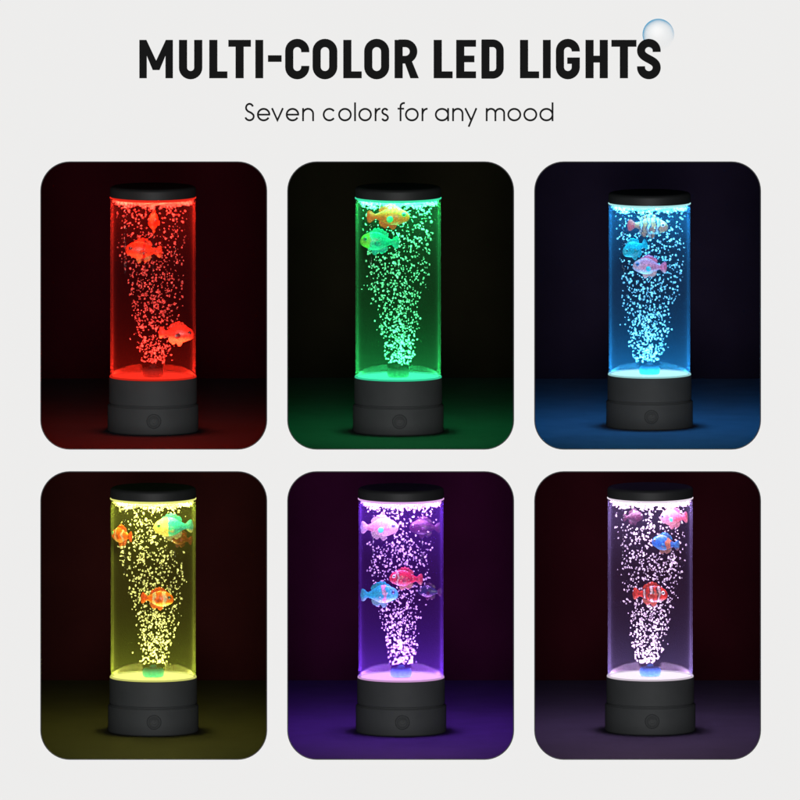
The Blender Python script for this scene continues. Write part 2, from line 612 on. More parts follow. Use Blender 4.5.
# ---- the clear bubble on the board by the last letter
def soap_mat():
    m, nt, out = new_mat('clear_bubble_film')
    tc = N(nt, 'ShaderNodeTexCoord')
    no = N(nt, 'ShaderNodeTexNoise', Scale=90.0, Detail=2.0)
    nt.links.new(tc.outputs['Object'], no.inputs['Vector'])
    gr = N(nt, 'ShaderNodeSeparateXYZ')
    nt.links.new(tc.outputs['Object'], gr.inputs[0])
    r2 = math_n(nt, 'ADD', math_n(nt, 'MULTIPLY', gr.outputs[0], gr.outputs[0]), math_n(nt, 'MULTIPLY', gr.outputs[2], gr.outputs[2]))
    rr0 = math_n(nt, 'MULTIPLY', math_n(nt, 'SQRT', r2), 1 / .0158)
    up = math_n(nt, 'SUBTRACT', gr.outputs[2], math_n(nt, 'MULTIPLY', gr.outputs[0], .7))   # the blue is stronger towards the upper left
    up = math_n(nt, 'MULTIPLY_ADD', up, 30.0)
    up.node.inputs[2].default_value = .50
    up.node.use_clamp = True
    p = math_n(nt, 'POWER', rr0, 11.0)
    p = math_n(nt, 'ADD', p, math_n(nt, 'MULTIPLY', math_n(nt, 'POWER', rr0, 2.5), .16))
    f = math_n(nt, 'MULTIPLY', p, up)
    f = math_n(nt, 'MULTIPLY', f, math_n(nt, 'ADD', no.outputs['Fac'], .4))
    f2 = math_n(nt, 'MULTIPLY_ADD', f, 1.1)
    f2.node.inputs[2].default_value = .012
    f2.node.use_clamp = True
    tr = N(nt, 'ShaderNodeBsdfTransparent')
    df = N(nt, 'ShaderNodeBsdfDiffuse')
    df.inputs[0].default_value = (.10, .45, .74, 1)
    mx = N(nt, 'ShaderNodeMixShader')
    nt.links.new(f2, mx.inputs[0])
    nt.links.new(tr.outputs[0], mx.inputs[1])
    nt.links.new(df.outputs[0], mx.inputs[2])
    gl = N(nt, 'ShaderNodeBsdfGlossy', Roughness=.25)
    m2 = N(nt, 'ShaderNodeMixShader')
    m2.inputs[0].default_value = .004
    nt.links.new(mx.outputs[0], m2.inputs[1])
    nt.links.new(gl.outputs[0], m2.inputs[2])
    nt.links.new(m2.outputs[0], out.inputs[0])
    return m


bm = bmesh.new()
R0 = .0158
lathe(bm, [(0, .0018)] + [(R0 * math.sin(a * PI / 40), .0018 * math.cos(a * PI / 40)) for a in range(1, 21)], 64, mat=Matrix.Rotation(rad(90), 4, 'X'))
sb = obj('soap_bubble', bm, soap_mat(), None, 179, (.2583, -.0001, .3655))
tag(sb, 'small clear bubble with a blue rim on the white board by the last heading letter', 'bubble')

# ------------------------------------------------------------------ the lamps
# LED colour (linear), looks of the floor and the cloth behind, place and contents of each niche
LAMPS = [
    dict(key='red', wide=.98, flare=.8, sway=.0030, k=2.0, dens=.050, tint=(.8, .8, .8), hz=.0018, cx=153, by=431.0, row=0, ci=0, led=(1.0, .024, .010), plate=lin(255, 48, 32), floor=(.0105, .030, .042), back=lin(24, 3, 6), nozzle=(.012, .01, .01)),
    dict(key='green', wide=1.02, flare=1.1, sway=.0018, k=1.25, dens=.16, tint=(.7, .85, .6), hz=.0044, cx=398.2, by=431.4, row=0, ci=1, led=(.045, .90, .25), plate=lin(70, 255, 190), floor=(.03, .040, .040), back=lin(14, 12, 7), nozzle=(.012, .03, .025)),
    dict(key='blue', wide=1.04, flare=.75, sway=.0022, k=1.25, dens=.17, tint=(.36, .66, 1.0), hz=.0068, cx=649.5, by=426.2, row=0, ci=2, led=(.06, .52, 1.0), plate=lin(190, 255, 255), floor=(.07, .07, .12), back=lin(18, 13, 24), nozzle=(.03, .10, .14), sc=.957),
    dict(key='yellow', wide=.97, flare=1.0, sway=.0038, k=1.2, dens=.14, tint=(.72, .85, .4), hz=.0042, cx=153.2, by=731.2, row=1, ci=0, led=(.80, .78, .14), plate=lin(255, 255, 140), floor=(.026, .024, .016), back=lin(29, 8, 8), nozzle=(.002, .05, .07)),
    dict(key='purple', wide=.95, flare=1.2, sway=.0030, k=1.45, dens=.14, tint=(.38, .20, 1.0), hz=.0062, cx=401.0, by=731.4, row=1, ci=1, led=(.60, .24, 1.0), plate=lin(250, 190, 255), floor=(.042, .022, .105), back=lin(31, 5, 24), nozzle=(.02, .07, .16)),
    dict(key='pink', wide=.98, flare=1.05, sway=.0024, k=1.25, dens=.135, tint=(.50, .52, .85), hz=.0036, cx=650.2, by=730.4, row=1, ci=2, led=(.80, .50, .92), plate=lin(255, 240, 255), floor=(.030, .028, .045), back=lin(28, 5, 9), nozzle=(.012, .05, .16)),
]
PART_X = [-.386, -.123, .124, .386]        # unseen walls added between the niches to stop stray light
FLOOR_Z = [-.0502, -.3605]
CEIL_Z = [.262, -.0585]
DEPTH = [.711, .693]
KL = 60.0                                     # LED radiance

# setting behind the board
for i, x in enumerate(PART_X):
    o = obj('light_baffle', box(bmesh.new(), x - .0012, x + .0012, .002, .82, -.3725, .262), M_wall)  # unseen divider, added to keep lamp colours from leaking across
    tag(o, kind='structure')
o = obj('ceiling', box(bmesh.new(), -.39, .39, .002, .82, .2625, .266), M_wall)
tag(o, kind='structure')
for lp in LAMPS:
    r, c = lp['row'], lp['ci']
    x0, x1 = PART_X[c] + .0014, PART_X[c + 1] - .0014
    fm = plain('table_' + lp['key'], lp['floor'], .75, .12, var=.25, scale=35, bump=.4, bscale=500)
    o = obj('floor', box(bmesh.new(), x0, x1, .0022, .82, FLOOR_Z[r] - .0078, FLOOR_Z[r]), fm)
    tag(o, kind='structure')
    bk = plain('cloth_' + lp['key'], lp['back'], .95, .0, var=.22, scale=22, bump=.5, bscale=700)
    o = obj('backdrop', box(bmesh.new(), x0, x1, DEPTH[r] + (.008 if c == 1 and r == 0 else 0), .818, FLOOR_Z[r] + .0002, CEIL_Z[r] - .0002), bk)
    tag(o, kind='structure')

# ---- shared lamp meshes (built once, copied)
TUBE_Z0, TUBE_Z1 = .0545, .2362
R_T = .0428


def bev(r0, z0, r1, z1, n=5):
    """quarter round from (r0,z0) to (r1,z1)"""
    return [(r0 + (r1 - r0) * math.sin(PI / 2 * k / n), z1 + (z0 - z1) * math.cos(PI / 2 * k / n)) for k in range(n + 1)]


PROTO = {}


def proto(name, bm, smooth=35, sz=1.0, dz=0.0):
    for v in bm.verts: v.co.z = v.co.z * sz + dz
    bmesh.ops.recalc_face_normals(bm, faces=bm.faces[:])
    me = bpy.data.meshes.new(name)
    bm.to_mesh(me)
    bm.free()
    for p in me.polygons: p.use_smooth = True
    me.set_sharp_from_angle(angle=rad(smooth))
    PROTO[name] = me


proto('base_drum', lathe(bmesh.new(), [(0, 0), (.0448, 0), (.0458, .0010), (.0458, .0245)] + bev(.0458, .0245, .0446, .0257)[::1] + [(0, .0257)]), sz=1.08)
proto('base_collar', lathe(bmesh.new(), [(0, .0258), (.0434, .0258), (.0436, .0266), (.0444, .0272), (.0444, .0492), (.0438, .0502), (.0430, .0503), (.0430, .0490), (0, .0490)]), sz=1.08)
proto('tube', lathe(bmesh.new(), [(R_T, TUBE_Z0), (R_T, TUBE_Z1), (R_T - .0016, TUBE_Z1), (R_T - .0016, TUBE_Z0)], closed=True))
proto('cap', lathe(bmesh.new(), [(0, TUBE_Z1 + .0012), (.0385, TUBE_Z1 + .0012), (.0396, TUBE_Z1 + .0002), (.0430, TUBE_Z1 + .0002), (.0434, TUBE_Z1 + .0006), (.0434, TUBE_Z1 + .0075)]
                   + [(.0434 - .0042 * (1 - math.cos(PI / 2 * k / 8)), TUBE_Z1 + .0075 + .0034 * math.sin(PI / 2 * k / 8)) for k in range(1, 9)] + [(.030, TUBE_Z1 + .0112), (0, TUBE_Z1 + .0113)]))
proto('light_plate', lathe(bmesh.new(), [(0, .0491), (.0411, .0491), (.0411, .0509), (0, .0509)]), dz=.0041)
proto('rim_ring', lathe(bmesh.new(), [(R_T + .0001, .0504), (.0438, .0504), (.0440, .0512), (.0434, .0520), (R_T + .0001, .0521)], closed=True), dz=.0040)
nz = lathe(bmesh.new(), [(0, .0510), (.0098, .0510), (.0106, .0520), (.0110, .0545), (.0109, .0568), (.0102, .0586), (.0090, .0596), (.0076, .0597), (.0068, .0588), (.0042, .0588), (.0036, .0618), (.0022, .0630), (0, .0632)], 40)
proto('air_nozzle', nz, dz=.0041)
proto('cap_rim', lathe(bmesh.new(), [(R_T + .0001, TUBE_Z1 - .0016), (.0434, TUBE_Z1 - .0014), (.0437, TUBE_Z1 - .0006), (.0434, TUBE_Z1), (R_T + .0001, TUBE_Z1)], closed=True))
proto('cap_glow_ring', lathe(bmesh.new(), [(.0398, TUBE_Z1 - .0024), (.0410, TUBE_Z1 - .0024), (.0410, TUBE_Z1 - .0001), (.0398, TUBE_Z1 - .0001)], closed=True))
# button on the front of the lower base
mb = Matrix.Translation((.0014, -.0452,   .0141)) @ Matrix.Rotation(rad(90), 4, 'X')
proto('button', lathe(bmesh.new(), [(0, 0), (.0060, 0), (.0060, .0011), (.0052, .0014), (.0045, .0009), (0, .0007)], 48, mat=mb))
proto('button_ring', lathe(bmesh.new(), [(.0065, 0), (.0075, 0), (.0074, .0013), (.0070, .0016), (.0066, .0013)], 48, closed=True, mat=mb))
bs = bmesh.new()
GZ[0] = 0
stroke(bs, arc(0, 0, 2.6, 2.6, 60, 330, 18), .7, 0, 0)
stroke(bs, [(.4, -.3), (2.9, 3.0)], .7, 0, 0)
for v in bs.verts: v.co += Vector((.0014, -.0452 - .0007, .0141))
proto('button_symbol', bs)


def foam_bm():
    """choppy water surface with froth: a lumpy sheet that reaches the tube wall"""
    bm = bmesh.new()
    rr_, n = .0410, 90
    rnd = random.Random(5)
    ph = [(rnd.uniform(150, 620), rnd.uniform(0, 6.28), rnd.uniform(0, 6.28)) for _ in range(7)]

    def hgt(x, y):
        return sum(.00030 * math.sin(f * (x * math.cos(a) + y * math.sin(a)) + b) for f, a, b in ph)
    top = [[None] * n for _ in range(13)]
    z0 = TUBE_Z1 - .0042
    c1, c2 = bm.verts.new((0, 0, z0 + hgt(0, 0))), bm.verts.new((0, 0, z0 - .0014))
    lo = [[None] * n for _ in range(13)]
    for i in range(1, 13):
        for k in range(n):
            a = 2 * PI * k / n
            x, y = rr_ * i / 12 * math.cos(a), rr_ * i / 12 * math.sin(a)
            top[i][k] = bm.verts.new((x, y, z0 + hgt(x, y) + (.0008 if i == 12 else 0)))
            lo[i][k] = bm.verts.new((x, y, z0 - .0014 + 1.4 * hgt(x * 1.3 + .01, y)))
    for k in range(n):
        j = (k + 1) % n
        bm.faces.new((c1, top[1][k], top[1][j]))
        bm.faces.new((c2, lo[1][j], lo[1][k]))
        for i in range(1, 12):
            bm.faces.new((top[i][k], top[i + 1][k], top[i + 1][j], top[i][j]))
            bm.faces.new((lo[i][j], lo[i + 1][j], lo[i + 1][k], lo[i][k]))
        bm.faces.new((top[12][k], lo[12][k], lo[12][j], top[12][j]))
    return bm


def froth_bm():
    bm = bmesh.new()
    rnd = random.Random(9)
    z0 = TUBE_Z1 - .0052
    for k in range(230):
        if k % 4 == 0: c0 = (rnd.uniform(0, 2 * PI), .0405 * math.sqrt(rnd.uniform(.55, 1)))
        a, q = c0[0] + rnd.gauss(0, .12), min(.0400, c0[1] + rnd.gauss(0, .002))
        s_ = rnd.uniform(.0005, .0014)
        bmesh.ops.create_icosphere(bm, subdivisions=1, radius=s_, matrix=Matrix.Translation((q * math.cos(a), q * math.sin(a), z0 + rnd.uniform(-.0030, .0004) - .0022 * max(0, math.sin(5 * c0[0] + 2)) * rnd.random())))
    return bm


proto('froth', froth_bm(), 179)
proto('water_surface', foam_bm(), 179)


def part(name, m, parent):
    me = PROTO[name]
    if len(me.materials) == 0: me.materials.append(None)
    o = bpy.data.objects.new({'button_ring': 'ring', 'button_symbol': 'symbol'}.get(name, name), me)
    o.material_slots[0].link = 'OBJECT'
    o.material_slots[0].material = m
    return link(o, parent)


# ---- bubbles: a handful of lumpy shapes
BUB = []
for k in range(7):
    bm = bmesh.new()
    bmesh.ops.create_icosphere(bm, subdivisions=2, radius=1.0)
    rnd = random.Random(k)
    ax = [Vector((rnd.gauss(0, 1), rnd.gauss(0, 1), rnd.gauss(0, 1))).normalized() for _ in range(3)]
    st = rnd.uniform(.9, 1.35)
    for v in bm.verts:
        f = 1 + .06 * math.sin(3 * v.co.dot(ax[0]) + k) + .05 * math.sin(4 * v.co.dot(ax[1]))
        v.co = Vector((v.co.x * f * .9, v.co.y * f, v.co.z * f * st))
    me = bpy.data.meshes.new('bubble')
    bm.to_mesh(me)
    bm.free()
    for p in me.polygons: p.use_smooth = True
    me.materials.append(None)
    BUB.append(me)


# ---- fish
def loft(bm, secs, nseg=20):
    rings = []
    for x, zc, hh, hw in secs:
        rings.append([bm.verts.new((x, hw * math.cos(2 * PI * k / nseg), zc + hh * math.sin(2 * PI * k / nseg) * (1 - .08 * abs(math.cos(2 * PI * k / nseg))))) for k in range(nseg)])
    for a, b in zip(rings, rings[1:]):
        for k in range(nseg):
            bm.faces.new((a[k], a[(k + 1) % nseg], b[(k + 1) % nseg], b[k]))
    bm.faces.new(rings[0])
    bm.faces.new(rings[-1][::-1])
    return bm


def fin(pts, th, L, rot=None):
    """a moulded fin: outline in x,z, thicker in the middle than at its edge"""
    bm = bmesh.new()
    cx = sum(p[0] for p in pts) / len(pts)
    cz = sum(p[1] for p in pts) / len(pts)
    rim = [bm.verts.new((x * L, 0, z * L)) for x, z in pts]
    sides = []
    for s in (-1, 1):
        inn = [bm.verts.new(((cx + (x - cx) * .72) * L, s * th * .5 * (1 if k % 2 else .55), (cz + (z - cz) * .72) * L)) for k, (x, z) in enumerate(pts)]
        c = bm.verts.new((cx * L, s * th * .6, cz * L))
        n = len(pts)
        for k in range(n):
            j = (k + 1) % n
            bm.faces.new((rim[k], rim[j], inn[j], inn[k]))
            bm.faces.new((inn[k], inn[j], c))
    if rot is not None:
        bmesh.ops.transform(bm, matrix=rot, verts=bm.verts[:])
    return bm


def dense(pts, n=3):
    """rounded outline through the points (closed Catmull-Rom)"""
    q, m = [], len(pts)
    for i in range(m):
        p0, p1, p2, p3 = (Vector(pts[(i + d) % m]) for d in (-1, 0, 1, 2))
        for k in range(n):
            t = k / n
            q.append(tuple(.5 * (2 * p1 + (p2 - p0) * t + (2 * p0 - 5 * p1 + 4 * p2 - p3) * t * t + (3 * p1 - p0 - 3 * p2 + p3) * t ** 3)))
    return q


# x from the nose (-.5) to the tail tip (.5); half height and half width as shares of the length
BODY = [(-.485, -.012, .020, .016), (-.475, -.012, .055, .042), (-.45, -.008, .100, .070), (-.40, .0, .145, .092), (-.33, .004, .178, .108), (-.25, .008, .218, .124),
        (-.16, .010, .245, .132), (-.06, .010, .250, .130), (.03, .008, .228, .118), (.11, .006, .185, .096), (.18, .004, .132, .070), (.235, .002, .092, .048), (.29, .0, .070, .032), (.33, .0, .060, .022)]
TAIL = [(.27, -.045), (.27, .045), (.33, .085), (.385, .140), (.44, .165), (.475, .135), (.488, .07), (.500, .0), (.488, -.07), (.475, -.135), (.44, -.165), (.385, -.140), (.33, -.085)]
DORS = [(-.30, .15), (-.27, .225), (-.225, .262), (-.20, .255), (-.165, .312), (-.125, .328), (-.10, .312), (-.06, .345), (-.015, .340), (.01, .315), (.05, .322), (.09, .295), (.11, .265), (.155, .262), (.20, .215), (.22, .15), (.15, .09), (.0, .14), (-.14, .17), (-.24, .14)]
PELV = [(-.18, -.18), (-.185, -.25), (-.155, -.315), (-.11, -.345), (-.065, -.335), (-.04, -.285), (.0, -.262), (.045, -.305), (.095, -.31), (.13, -.275), (.165, -.265), (.205, -.20), (.21, -.13), (.13, -.09), (.0, -.14), (-.10, -.16)]
PECT = [(-.10, .0), (-.08, .045), (.0, .075), (.06, .05), (.075, -.01), (.05, -.06), (-.02, -.07), (-.08, -.04)]


def make_fish(lab, loc, L, faces, skin, fins, yaw=0, pitch=0, roll=0, eye=None, mark=None, tall=1.0):
    """faces: 'L' nose to the picture's left, 'R' to its right; yaw turns the nose towards (+) the viewer"""
    rz = rad(yaw) if faces == 'L' else rad(180 - yaw)
    t = empty('toy_fish', loc, lab, 'toy fish', 'toy fish swimming in the lamps', (0, 0, 0))
    sgn = 1
    t.rotation_euler = (rad(roll), rad(pitch) * sgn, rz)
    bm = loft(bmesh.new(), [(x * L, z * L * tall, h * L * tall, w * L) for x, z, h, w in BODY])
    obj('body', bm, skin, t, 60)
    sc = lambda P: [(x, z * tall) for x, z in P]
    obj('tail_fin', fin(dense(sc(TAIL)), .05 * L, L), fins, t, 70)
    obj('dorsal_fin', fin(dense(sc(DORS)), .055 * L, L), fins, t, 70)
    obj('pelvic_fin', fin(dense(sc(PELV)), .055 * L, L), fins, t, 70)
    for s in (-1, 1):
        m = Matrix.Translation((-.03 * L, s * .142 * L, -.055 * L)) @ Matrix.Rotation(rad(18 * s), 4, 'Z') @ Matrix.Rotation(rad(20), 4, 'Y')
        obj('pectoral_fin', fin(dense(PECT), .03 * L, L, m), mark or fins, t, 70)
        mm = Matrix.Translation((-.355 * L, s * .088 * L, .055 * L)) @ Matrix.Rotation(rad(-90 * s), 4, 'X') @ Matrix.Rotation(rad(0), 4, 'Y')
        e = lathe(bmesh.new(), [(0, -.02 * L), (.05 * L, -.02 * L), (.052 * L, .012 * L), (.042 * L, .026 * L), (0, .032 * L)], 20, mat=mm)
        eo = obj('eye', e, M_eye if eye is None else eye, t, 60)
        p = lathe(bmesh.new(), [(0, .010 * L), (.031 * L, .010 * L), (.029 * L, .034 * L), (.018 * L, .040 * L), (0, .042 * L)], 16, mat=mm)
        obj('pupil', p, M_pupil, eo, 60)
    return t


def FM(name, *a, **k): return fish_mat(name, *a, **k)


# colour sets: (skin, fins, eye ring, side mark)
RED1 = FM('red_skin', (.85, .10, .03), (.85, .35, .10), bands=((.0, .035),), band_col=(.45, .03, .02))
RED2 = FM('red_orange_skin', (.90, .10, .05), (.90, .55, .20))
ORANGE = FM('orange_skin', (.90, .085, .006), (.90, .24, .03), head=(.90, .15, .012))
ORANGE_F = FM('orange_fins', (.90, .065, .004), (.90, .11, .01))
TEAL = FM('teal_skin', (.01, .60, .42), (.06, .70, .55), head=(.30, .70, .10), bands=((-.23, .03),), band_col=(.08, .75, .60))
TEAL_F = FM('teal_fins', (.01, .62, .40), (.03, .70, .55))
CLOWN = FM('grey_clown_skin', (.66, .22, .05), (.70, .34, .12), bands=((-.27, .035), (-.02, .04), (.19, .03)), band_col=(.60, .62, .58), edge_col=(.05, .05, .06))
BROWN_F = FM('brown_fins', (.75, .07, .015), (.75, .12, .03))
CYAN = FM('cyan_skin', (.02, .55, .62), (.18, .68, .70), head=(.05, .58, .60))
CYAN_F = FM('cyan_fins', (.01, .52, .60), (.04, .60, .66))
PINKB = FM('pink_skin', (.97, .36, .50), (.97, .80, .78), head=(.97, .56, .62))
PINKB_F = FM('pink_fins', (.95, .26, .44), (.95, .62, .64))
TEALY = FM('teal_yellow_skin', (.005, .48, .55), (.03, .55, .50), head=(.72, .55, .22), bands=((-.20, .07),), band_col=(.75, .58, .20))
TEALY_F = FM('teal_yellow_fins', (.01, .44, .40), (.55, .50, .20))
ORW = FM('orange_white_skin', (.92, .20, .02), (.90, .50, .12), bands=((-.20, .045), (.10, .035)), band_col=(.80, .72, .45))
ORW_F = FM('orange_white_fins', (.92, .14, .015), (.92, .24, .03))
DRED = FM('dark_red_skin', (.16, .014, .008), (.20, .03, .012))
PW = FM('pale_pink_skin', (.80, .42, .46), (.85, .75, .60), head=(.85, .58, .55), spots=(.55, .52, .65))
PW_F = FM('pale_pink_fins', (.62, .50, .68), (.75, .55, .62))
REDS = FM('crimson_spotted_skin', (.80, .05, .08), (.80, .22, .22), bands=((-.24, .02),), band_col=(.85, .70, .60), edge_col=(.25, .02, .06), spots=(.80, .45, .40))
REDS_F = FM('crimson_fins', (.75, .08, .14), (.80, .40, .38))
CYP = FM('cyan_pink_skin', (.02, .62, .62), (.30, .75, .62), bands=((-.13, .06),), band_col=(.75, .40, .50), head=(.10, .65, .58))
CYP_F = FM('cyan_pink_fins', (.02, .55, .58), (.25, .55, .58))
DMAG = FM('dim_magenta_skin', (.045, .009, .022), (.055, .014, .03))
DBLU = FM('dim_blue_image', (.010, .018, .05), (.04, .008, .02))
PK2 = FM('rose_skin', (.78, .20, .30), (.80, .50, .50), head=(.80, .34, .40))
PK2_F = FM('rose_fins', (.75, .14, .26), (.80, .35, .42))
BLU = FM('bright_blue_skin', (.03, .22, .62), (.10, .40, .66), bands=((.12, .07),), band_col=(.80, .24, .10))
BLU_F = FM('blue_fins', (.04, .26, .62), (.55, .25, .18))
CLR = FM('red_clown_skin', (.75, .06, .025), (.75, .10, .05), bands=((-.24, .03), (-.02, .042), (.17, .032)), band_col=(.78, .70, .66), edge_col=(.08, .02, .03))
CLR_F = FM('red_clown_fins', (.72, .07, .03), (.75, .22, .16))
E_GREEN = plain('green_eye', (.02, .35, .10), .3, .5, var=.05)
E_BLUE = plain('blue_eye', (.03, .12, .40), .3, .5, var=.05)
MK_GREEN = plain('green_mark', (.02, .40, .12), .4, .4, var=.1, scale=300)
MK_CYAN = plain('cyan_mark', (.02, .45, .65), .4, .4, var=.1, scale=300)
E_DARK = plain('dark_eye', (.03, .02, .02), .3, .5, var=.05)
MK_DARK = plain('dark_mark', (.10, .01, .008), .4, .4, var=.1, scale=300)

# per lamp: label, px, py, length mm, facing, depth from the axis mm, options
FISH = {
    'red': [
        ('red fish swimming left in the upper water of the red lamp', 143.6, 250.6, 37.5, 'L', -20, dict(skin=RED1, fins=RED1, eye=E_DARK, pitch=4)),
        ('red fish with orange belly swimming right, lowest in the red lamp', 176.6, 333.6, 36.5, 'R', -10, dict(skin=RED2, fins=RED2, eye=E_DARK, mark=MK_DARK, pitch=-4)),
        ('red fish seen end on just below the water line of the red lamp', 154, 221, 36, 'L', 4, dict(skin=RED1, fins=RED1, eye=E_DARK, yaw=82)),
    ],
    'green': [
        ('orange fish with green eye at the top of the green lamp', 388.4, 216.6, 44.0, 'R', -17, dict(skin=ORANGE, fins=ORANGE_F, eye=E_GREEN, mark=MK_GREEN, tall=.86, pitch=0)),
        ('teal fish with yellow green head, right under the orange one in the green lamp', 379.4, 241.5, 40.0, 'L', -20, dict(skin=TEAL, fins=TEAL_F, eye=E_GREEN, pitch=3)),
    ],
    'blue': [
        ('grey banded clownfish with brown tail at the top of the blue lamp', 648, 226, 42.0, 'R', -16, dict(skin=CLOWN, fins=CLOWN, tall=.86, tail=BROWN_F, pitch=-3)),
        ('cyan fish between the banded fish and the pink fish in the blue lamp', 635, 248.4, 29.0, 'L', -20, dict(skin=CYAN, fins=CYAN_F, eye=CYAN, yaw=25, pitch=-18, tall=1.15)),
        ('pink fish with blue eye swimming left in the blue lamp', 649.6, 266.6, 35.0, 'L', -24, dict(skin=PINKB, fins=PINKB_F, eye=E_BLUE, mark=MK_CYAN, pitch=3)),
    ],
    'yellow': [
        ('orange fish against the tube wall, opposite the teal one in the yellow lamp', 122.4, 535.6, 33.0, 'L', -12, dict(skin=ORW, fins=ORW_F, eye=E_GREEN, yaw=-52, tall=1.0)),
        ('teal fish with yellow head in the upper water of the yellow lamp', 173.2, 526.8, 41.0, 'L', -6, dict(skin=TEALY, fins=TEALY_F, eye=E_GREEN, pitch=-2)),
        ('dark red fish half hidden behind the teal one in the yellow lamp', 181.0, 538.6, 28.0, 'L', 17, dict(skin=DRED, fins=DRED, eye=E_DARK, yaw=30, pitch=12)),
        ('orange fish with pale bands in the bubbles halfway down the yellow lamp', 157.4, 598.6, 34.0, 'R', -22, dict(skin=ORW, fins=ORW_F, eye=E_DARK, pitch=-3)),
    ],
    'purple': [
        ('pale pink fish against the tube wall near the top of the purple lamp', 379.6, 527.4, 39.0, 'R', -4, dict(skin=PW, fins=PW_F, eye=E_BLUE, mark=MK_CYAN, pitch=0)),
        ('crimson spotted fish with white cheek stripe in the purple lamp', 406, 578.6, 34.5, 'L', -22, dict(skin=REDS, fins=REDS_F, pitch=3)),
        ('cyan fish with pink band below the pale pink fish in the purple lamp', 379.6, 594.4, 39.0, 'R', -4, dict(skin=CYP, fins=CYP_F, eye=E_BLUE, pitch=2)),
        ('dim magenta reflection of a fish near the top of the purple lamp', 425, 527.4, 33.0, 'L', 12, dict(skin=DMAG, fins=DMAG, eye=E_DARK, yaw=-10)),  # a reflection in the tube, put in as a solid dark fish
        ('dim blue refracted image of a fish behind the bubbles beside the crimson one in the purple lamp', 430, 591.6, 26.0, 'L', 14, dict(skin=DBLU, fins=DMAG, eye=E_DARK, yaw=-20)),  # doubled view of another fish, put in as a solid dark one
    ],
    'pink': [
        ('rose pink fish with blue eye at the top of the pink lamp', 674, 517.4, 32.0, 'L', -16, dict(skin=PK2, fins=PK2_F, eye=E_BLUE, mark=MK_CYAN, yaw=-30, pitch=-4, tall=1.1)),
        ('bright blue fish with orange hind part in the pink lamp', 665.6, 543.4, 31.0, 'L', -18, dict(skin=BLU, fins=BLU_F, eye=E_BLUE, yaw=-25, pitch=6, tall=1.05)),
        ('red and white clownfish in the bubbles halfway down the pink lamp', 650.4, 594, 36.0, 'R', -22, dict(skin=CLR, fins=CLR_F, pitch=-2)),
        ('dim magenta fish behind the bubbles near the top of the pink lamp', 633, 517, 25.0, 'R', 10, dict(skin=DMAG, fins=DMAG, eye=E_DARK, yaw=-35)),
    ],
}

LAB = {
    'red': 'bubble lamp lit red, its tube standing on a charcoal base',
    'green': 'bubble lamp lit green, its tube standing on a charcoal base',
    'blue': 'bubble lamp lit sky blue, its tube standing on a charcoal base',
    'yellow': 'bubble lamp lit yellow, its tube standing on a charcoal base',
    'purple': 'bubble lamp lit deep purple, its tube standing on a charcoal base',
    'pink': 'bubble lamp lit pale pink, its tube standing on a charcoal base',
}


def area(name, loc, rot, size, L, c, parent=None, shape='DISK', size_y=None):
    l = bpy.data.lights.new(name, 'AREA')
    l.shape = shape
    l.size = size
    if size_y: l.size_y = size_y
    a = PI * size * size / 4 if shape == 'DISK' else size * (size_y or size)
    l.energy = L * a * PI
    l.color = c
    o = bpy.data.objects.new(name, l)
    o.location = loc
    o.rotation_euler = rot
    return link(o, parent)


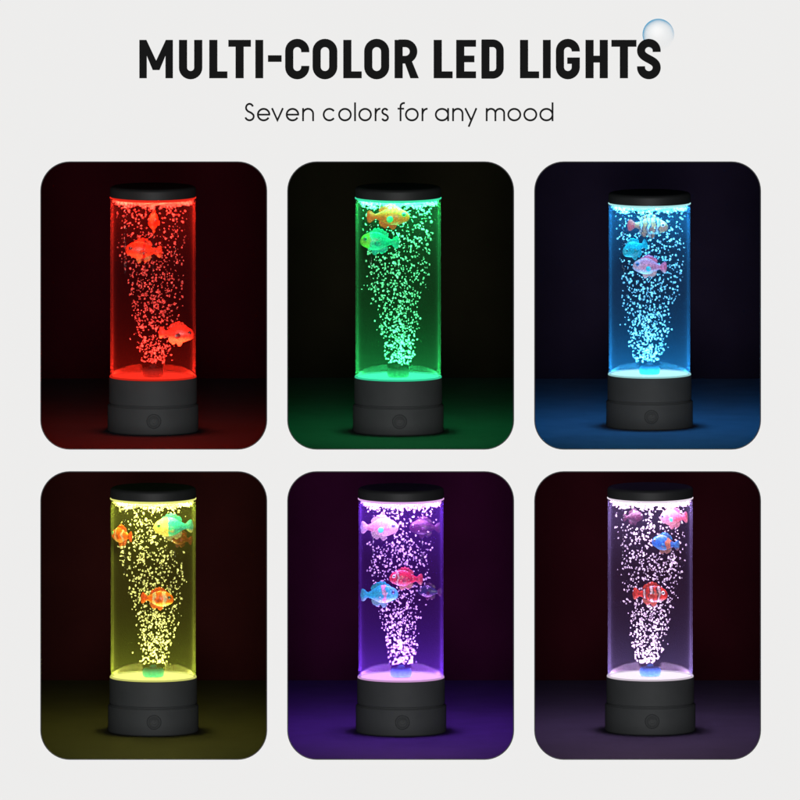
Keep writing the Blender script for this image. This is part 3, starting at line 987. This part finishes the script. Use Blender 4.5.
NB_BIG, NB_REST = 48, 1000
for li, lp in enumerate(LAMPS):
    key, r = lp['key'], lp['row']
    sc = lp.get('sc', 1.0)
    # depth at which the foot of the lamp shows at by
    fz = FLOOR_Z[r]
    zt = (400 - lp['by']) / 1000
    t = (zt - H) / (fz - H)
    Y = D / t - D
    X = (lp['cx'] - 400) / 1000 / t
    root = empty('bubble_lamp', (X, Y, fz + .0002), LAB[key], 'lamp', 'bubble lamps', scale=sc)
    part('base_drum', M_base, root)
    part('base_collar', M_base, root)
    part('tube', tube_mat(key, lp['tint'], lp['hz']), root)
    part('cap', M_cap, root)
    led = lp['led']
    part('light_plate', emit_mat('led_plate_' + key, lp['plate'], 1.05), root)
    part('rim_ring', emit_mat('led_rim_' + key, lp['plate'], .55), root)
    part('cap_rim', emit_mat('glow_toprim_' + key, lp['plate'], .8), root)  # light piped up the tube, put in as a glowing rim
    part('cap_glow_ring', emit_mat('glow_top_' + key, lp['plate'], .9), root)  # added glow under the cap; the real LED sits in the base
    part('air_nozzle', plain('nozzle_' + key, [u * .5 for u in lp['nozzle']], .8, .02, var=.75, scale=420), root)
    b = part('button', M_btn, root)
    part('button_ring', M_btn, b)
    part('button_symbol', M_btn, b)
    part('water_surface', M_foam, root)
    area('led_and_fill_light', (0, 0, .0554), (PI, 0, 0), .080, KL * lp['k'], led, root)
    area('led_and_fill_light', (0, 0, TUBE_Z1 - .0002), (0, 0, 0), .076, KL * lp['k'], led, root)  # added light under the cap, for glow piped up from the base

    area('glint_light', (PART_X[lp['ci']] + .002, Y - .0445 * sc, fz + (.190) * sc), (0, rad(-90), 0), .085, 22.0, (.95, 1, .97), None, 'RECTANGLE', .0032)  # added unseen light, gives the upright streak mirrored on the tube

    # fish
    occ = []
    for lab, px, py, Lm, fc, dy, kw in FISH[key]:
        x, y, z = at(px, py, Y + dy / 1000 * sc)
        kw = dict(kw)
        tailm = kw.pop('tail', None)
        f = make_fish(lab, (x, y, z), Lm / 1000, fc, **kw)
        if tailm:
            for ch in f.children:
                if ch.name.startswith('tail_fin'):
                    ch.data.materials[0] = tailm
        occ.append((Vector((x, y, z)), Lm / 1000 * math.cos(rad(kw.get('yaw', 0))), Lm / 1000))

    # bubbles
    rnd = random.Random(100 + li)
    bubs = []
    zb, zt2 = .0685 * sc, (TUBE_Z1 - .0080) * sc
    tries = 0
    while len(bubs) < NB_BIG + NB_REST and tries < 20000:
        tries += 1
        u = rnd.random() ** 1.02
        z = zb + (zt2 - zb) * u
        hw = lp['wide'] * (.0135 + .0175 * min(1, u / .5) ** lp['flare'] + (.0080 * max(0, (u - .45) / .55)))
        if rnd.random() < .05 * u + .01: hw *= 1.35
        ang, q = rnd.uniform(0, 2 * PI), math.sqrt(rnd.random()) ** (1.15 if u < .6 else 1.0)
        rho = hw * q + rnd.gauss(0, .0012)
        if abs(rho) > .0378: continue
        drift = lp['sway'] * math.sin(5.5 * u + 2.1 * li)
        p = Vector((rho * math.cos(ang) + drift, rho * math.sin(ang), z)) 
        if math.hypot(p.x, p.y) > .0382: continue
        p = Vector((p.x * sc, p.y * sc, p.z))
        s = .00055 + .00066 * rnd.random() ** 1.5
        if rnd.random() < .05: s *= 1.35
        w = Vector((X, Y, fz)) + p
        bad = False
        for c, lx, L in occ:
            d = w - c
            hx = max(.5 * lx, .17 * L)
            if (d.x / (hx + .001)) ** 2 + (d.z / (.33 * L)) ** 2 < 1 and d.y < .18 * L + .002 and not (d.y < -.2 * L and rnd.random() < .10):
                bad = True
            if abs(d.x) < .55 * L and abs(d.z) < .33 * L and abs(d.y) < .2 * L:
                bad = True
        if bad: continue
        bubs.append((s, w, rnd.randrange(7), (rnd.uniform(0, 6), rnd.uniform(0, 6), rnd.uniform(0, 6))))
    bubs.sort(key=lambda q: -q[0])
    bmat = bubble_mat('bubble_skin_' + key, lp['dens'])
    part('froth', bmat, root)
    grp = 'larger bubbles in the %s lamp' % key
    for s, w, k, rot in bubs[:NB_BIG]:
        o = bpy.data.objects.new('bubble', BUB[k])
        o.material_slots[0].link = 'OBJECT'
        o.material_slots[0].material = bmat
        o.location = w
        o.rotation_euler = rot
        o.scale = (s,) * 3
        tag(o, 'one of the larger bright bubbles rising in the water of the %s lamp' % key, 'bubble', grp)
        COL.objects.link(o)
    vs, fs = [], []
    for s, w, k, rot in bubs[NB_BIG:]:
        mm = Matrix.Translation(w - Vector((X, Y, fz))) @ Euler(rot).to_matrix().to_4x4() @ Matrix.Diagonal((s, s, s, 1))
        n0 = len(vs)
        vs += [tuple(mm @ v.co) for v in BUB[k].vertices]
        fs += [tuple(n0 + a for a in p.vertices) for p in BUB[k].polygons]
    me = bpy.data.meshes.new('fine_bubbles')
    me.from_pydata(vs, [], fs)
    me.polygons.foreach_set('use_smooth', [True] * len(fs))
    me.materials.append(bmat)
    o = link(bpy.data.objects.new('fine_bubbles', me))
    o.location = (X, Y, fz)
    tag(o, 'plume of countless fine bright bubbles rising in the %s lamp' % key, 'bubbles', kind='stuff')

# ------------------------------------------------------------------ light, world, camera
AZ = 0.0
fl = bpy.data.lights.new('studio_lamp', 'AREA')
fl.shape = 'DISK'
fl.size = 3.6
fl.energy = 3830
fl.color = (1, 1, 1)
fo = link(bpy.data.objects.new('studio_lamp', fl))
fo.location = (20 * math.sin(AZ), -20 * math.cos(AZ), .2)
fo.rotation_euler = (Vector((0, 0, 0)) - fo.location).to_track_quat('-Z', 'Y').to_euler()

wd = bpy.data.worlds.new('World')
S.world = wd
wd.use_nodes = True
wd.node_tree.nodes['Background'].inputs[0].default_value = (0, 0, 0, 1)
wd.node_tree.nodes['Background'].inputs[1].default_value = 0.0

cam = bpy.data.cameras.new('camera')
cam.sensor_width = 36
cam.lens = 36 * D / .8
cam.shift_y = -H / .8
cam.clip_start = 1
cam.clip_end = 100
co = link(bpy.data.objects.new('camera', cam))
co.location = (0, -D, H)
co.rotation_euler = (rad(90), 0, 0)
S.camera = co

S.view_settings.view_transform = 'Standard'
S.view_settings.look = 'None'
S.view_settings.exposure = 0
S.view_settings.gamma = 1
S.cycles.use_denoising = True
S.cycles.max_bounces = 8
S.cycles.diffuse_bounces = 3
S.cycles.glossy_bounces = 4
S.cycles.transparent_max_bounces = 200
S.cycles.caustics_reflective = False
S.cycles.caustics_refractive = False
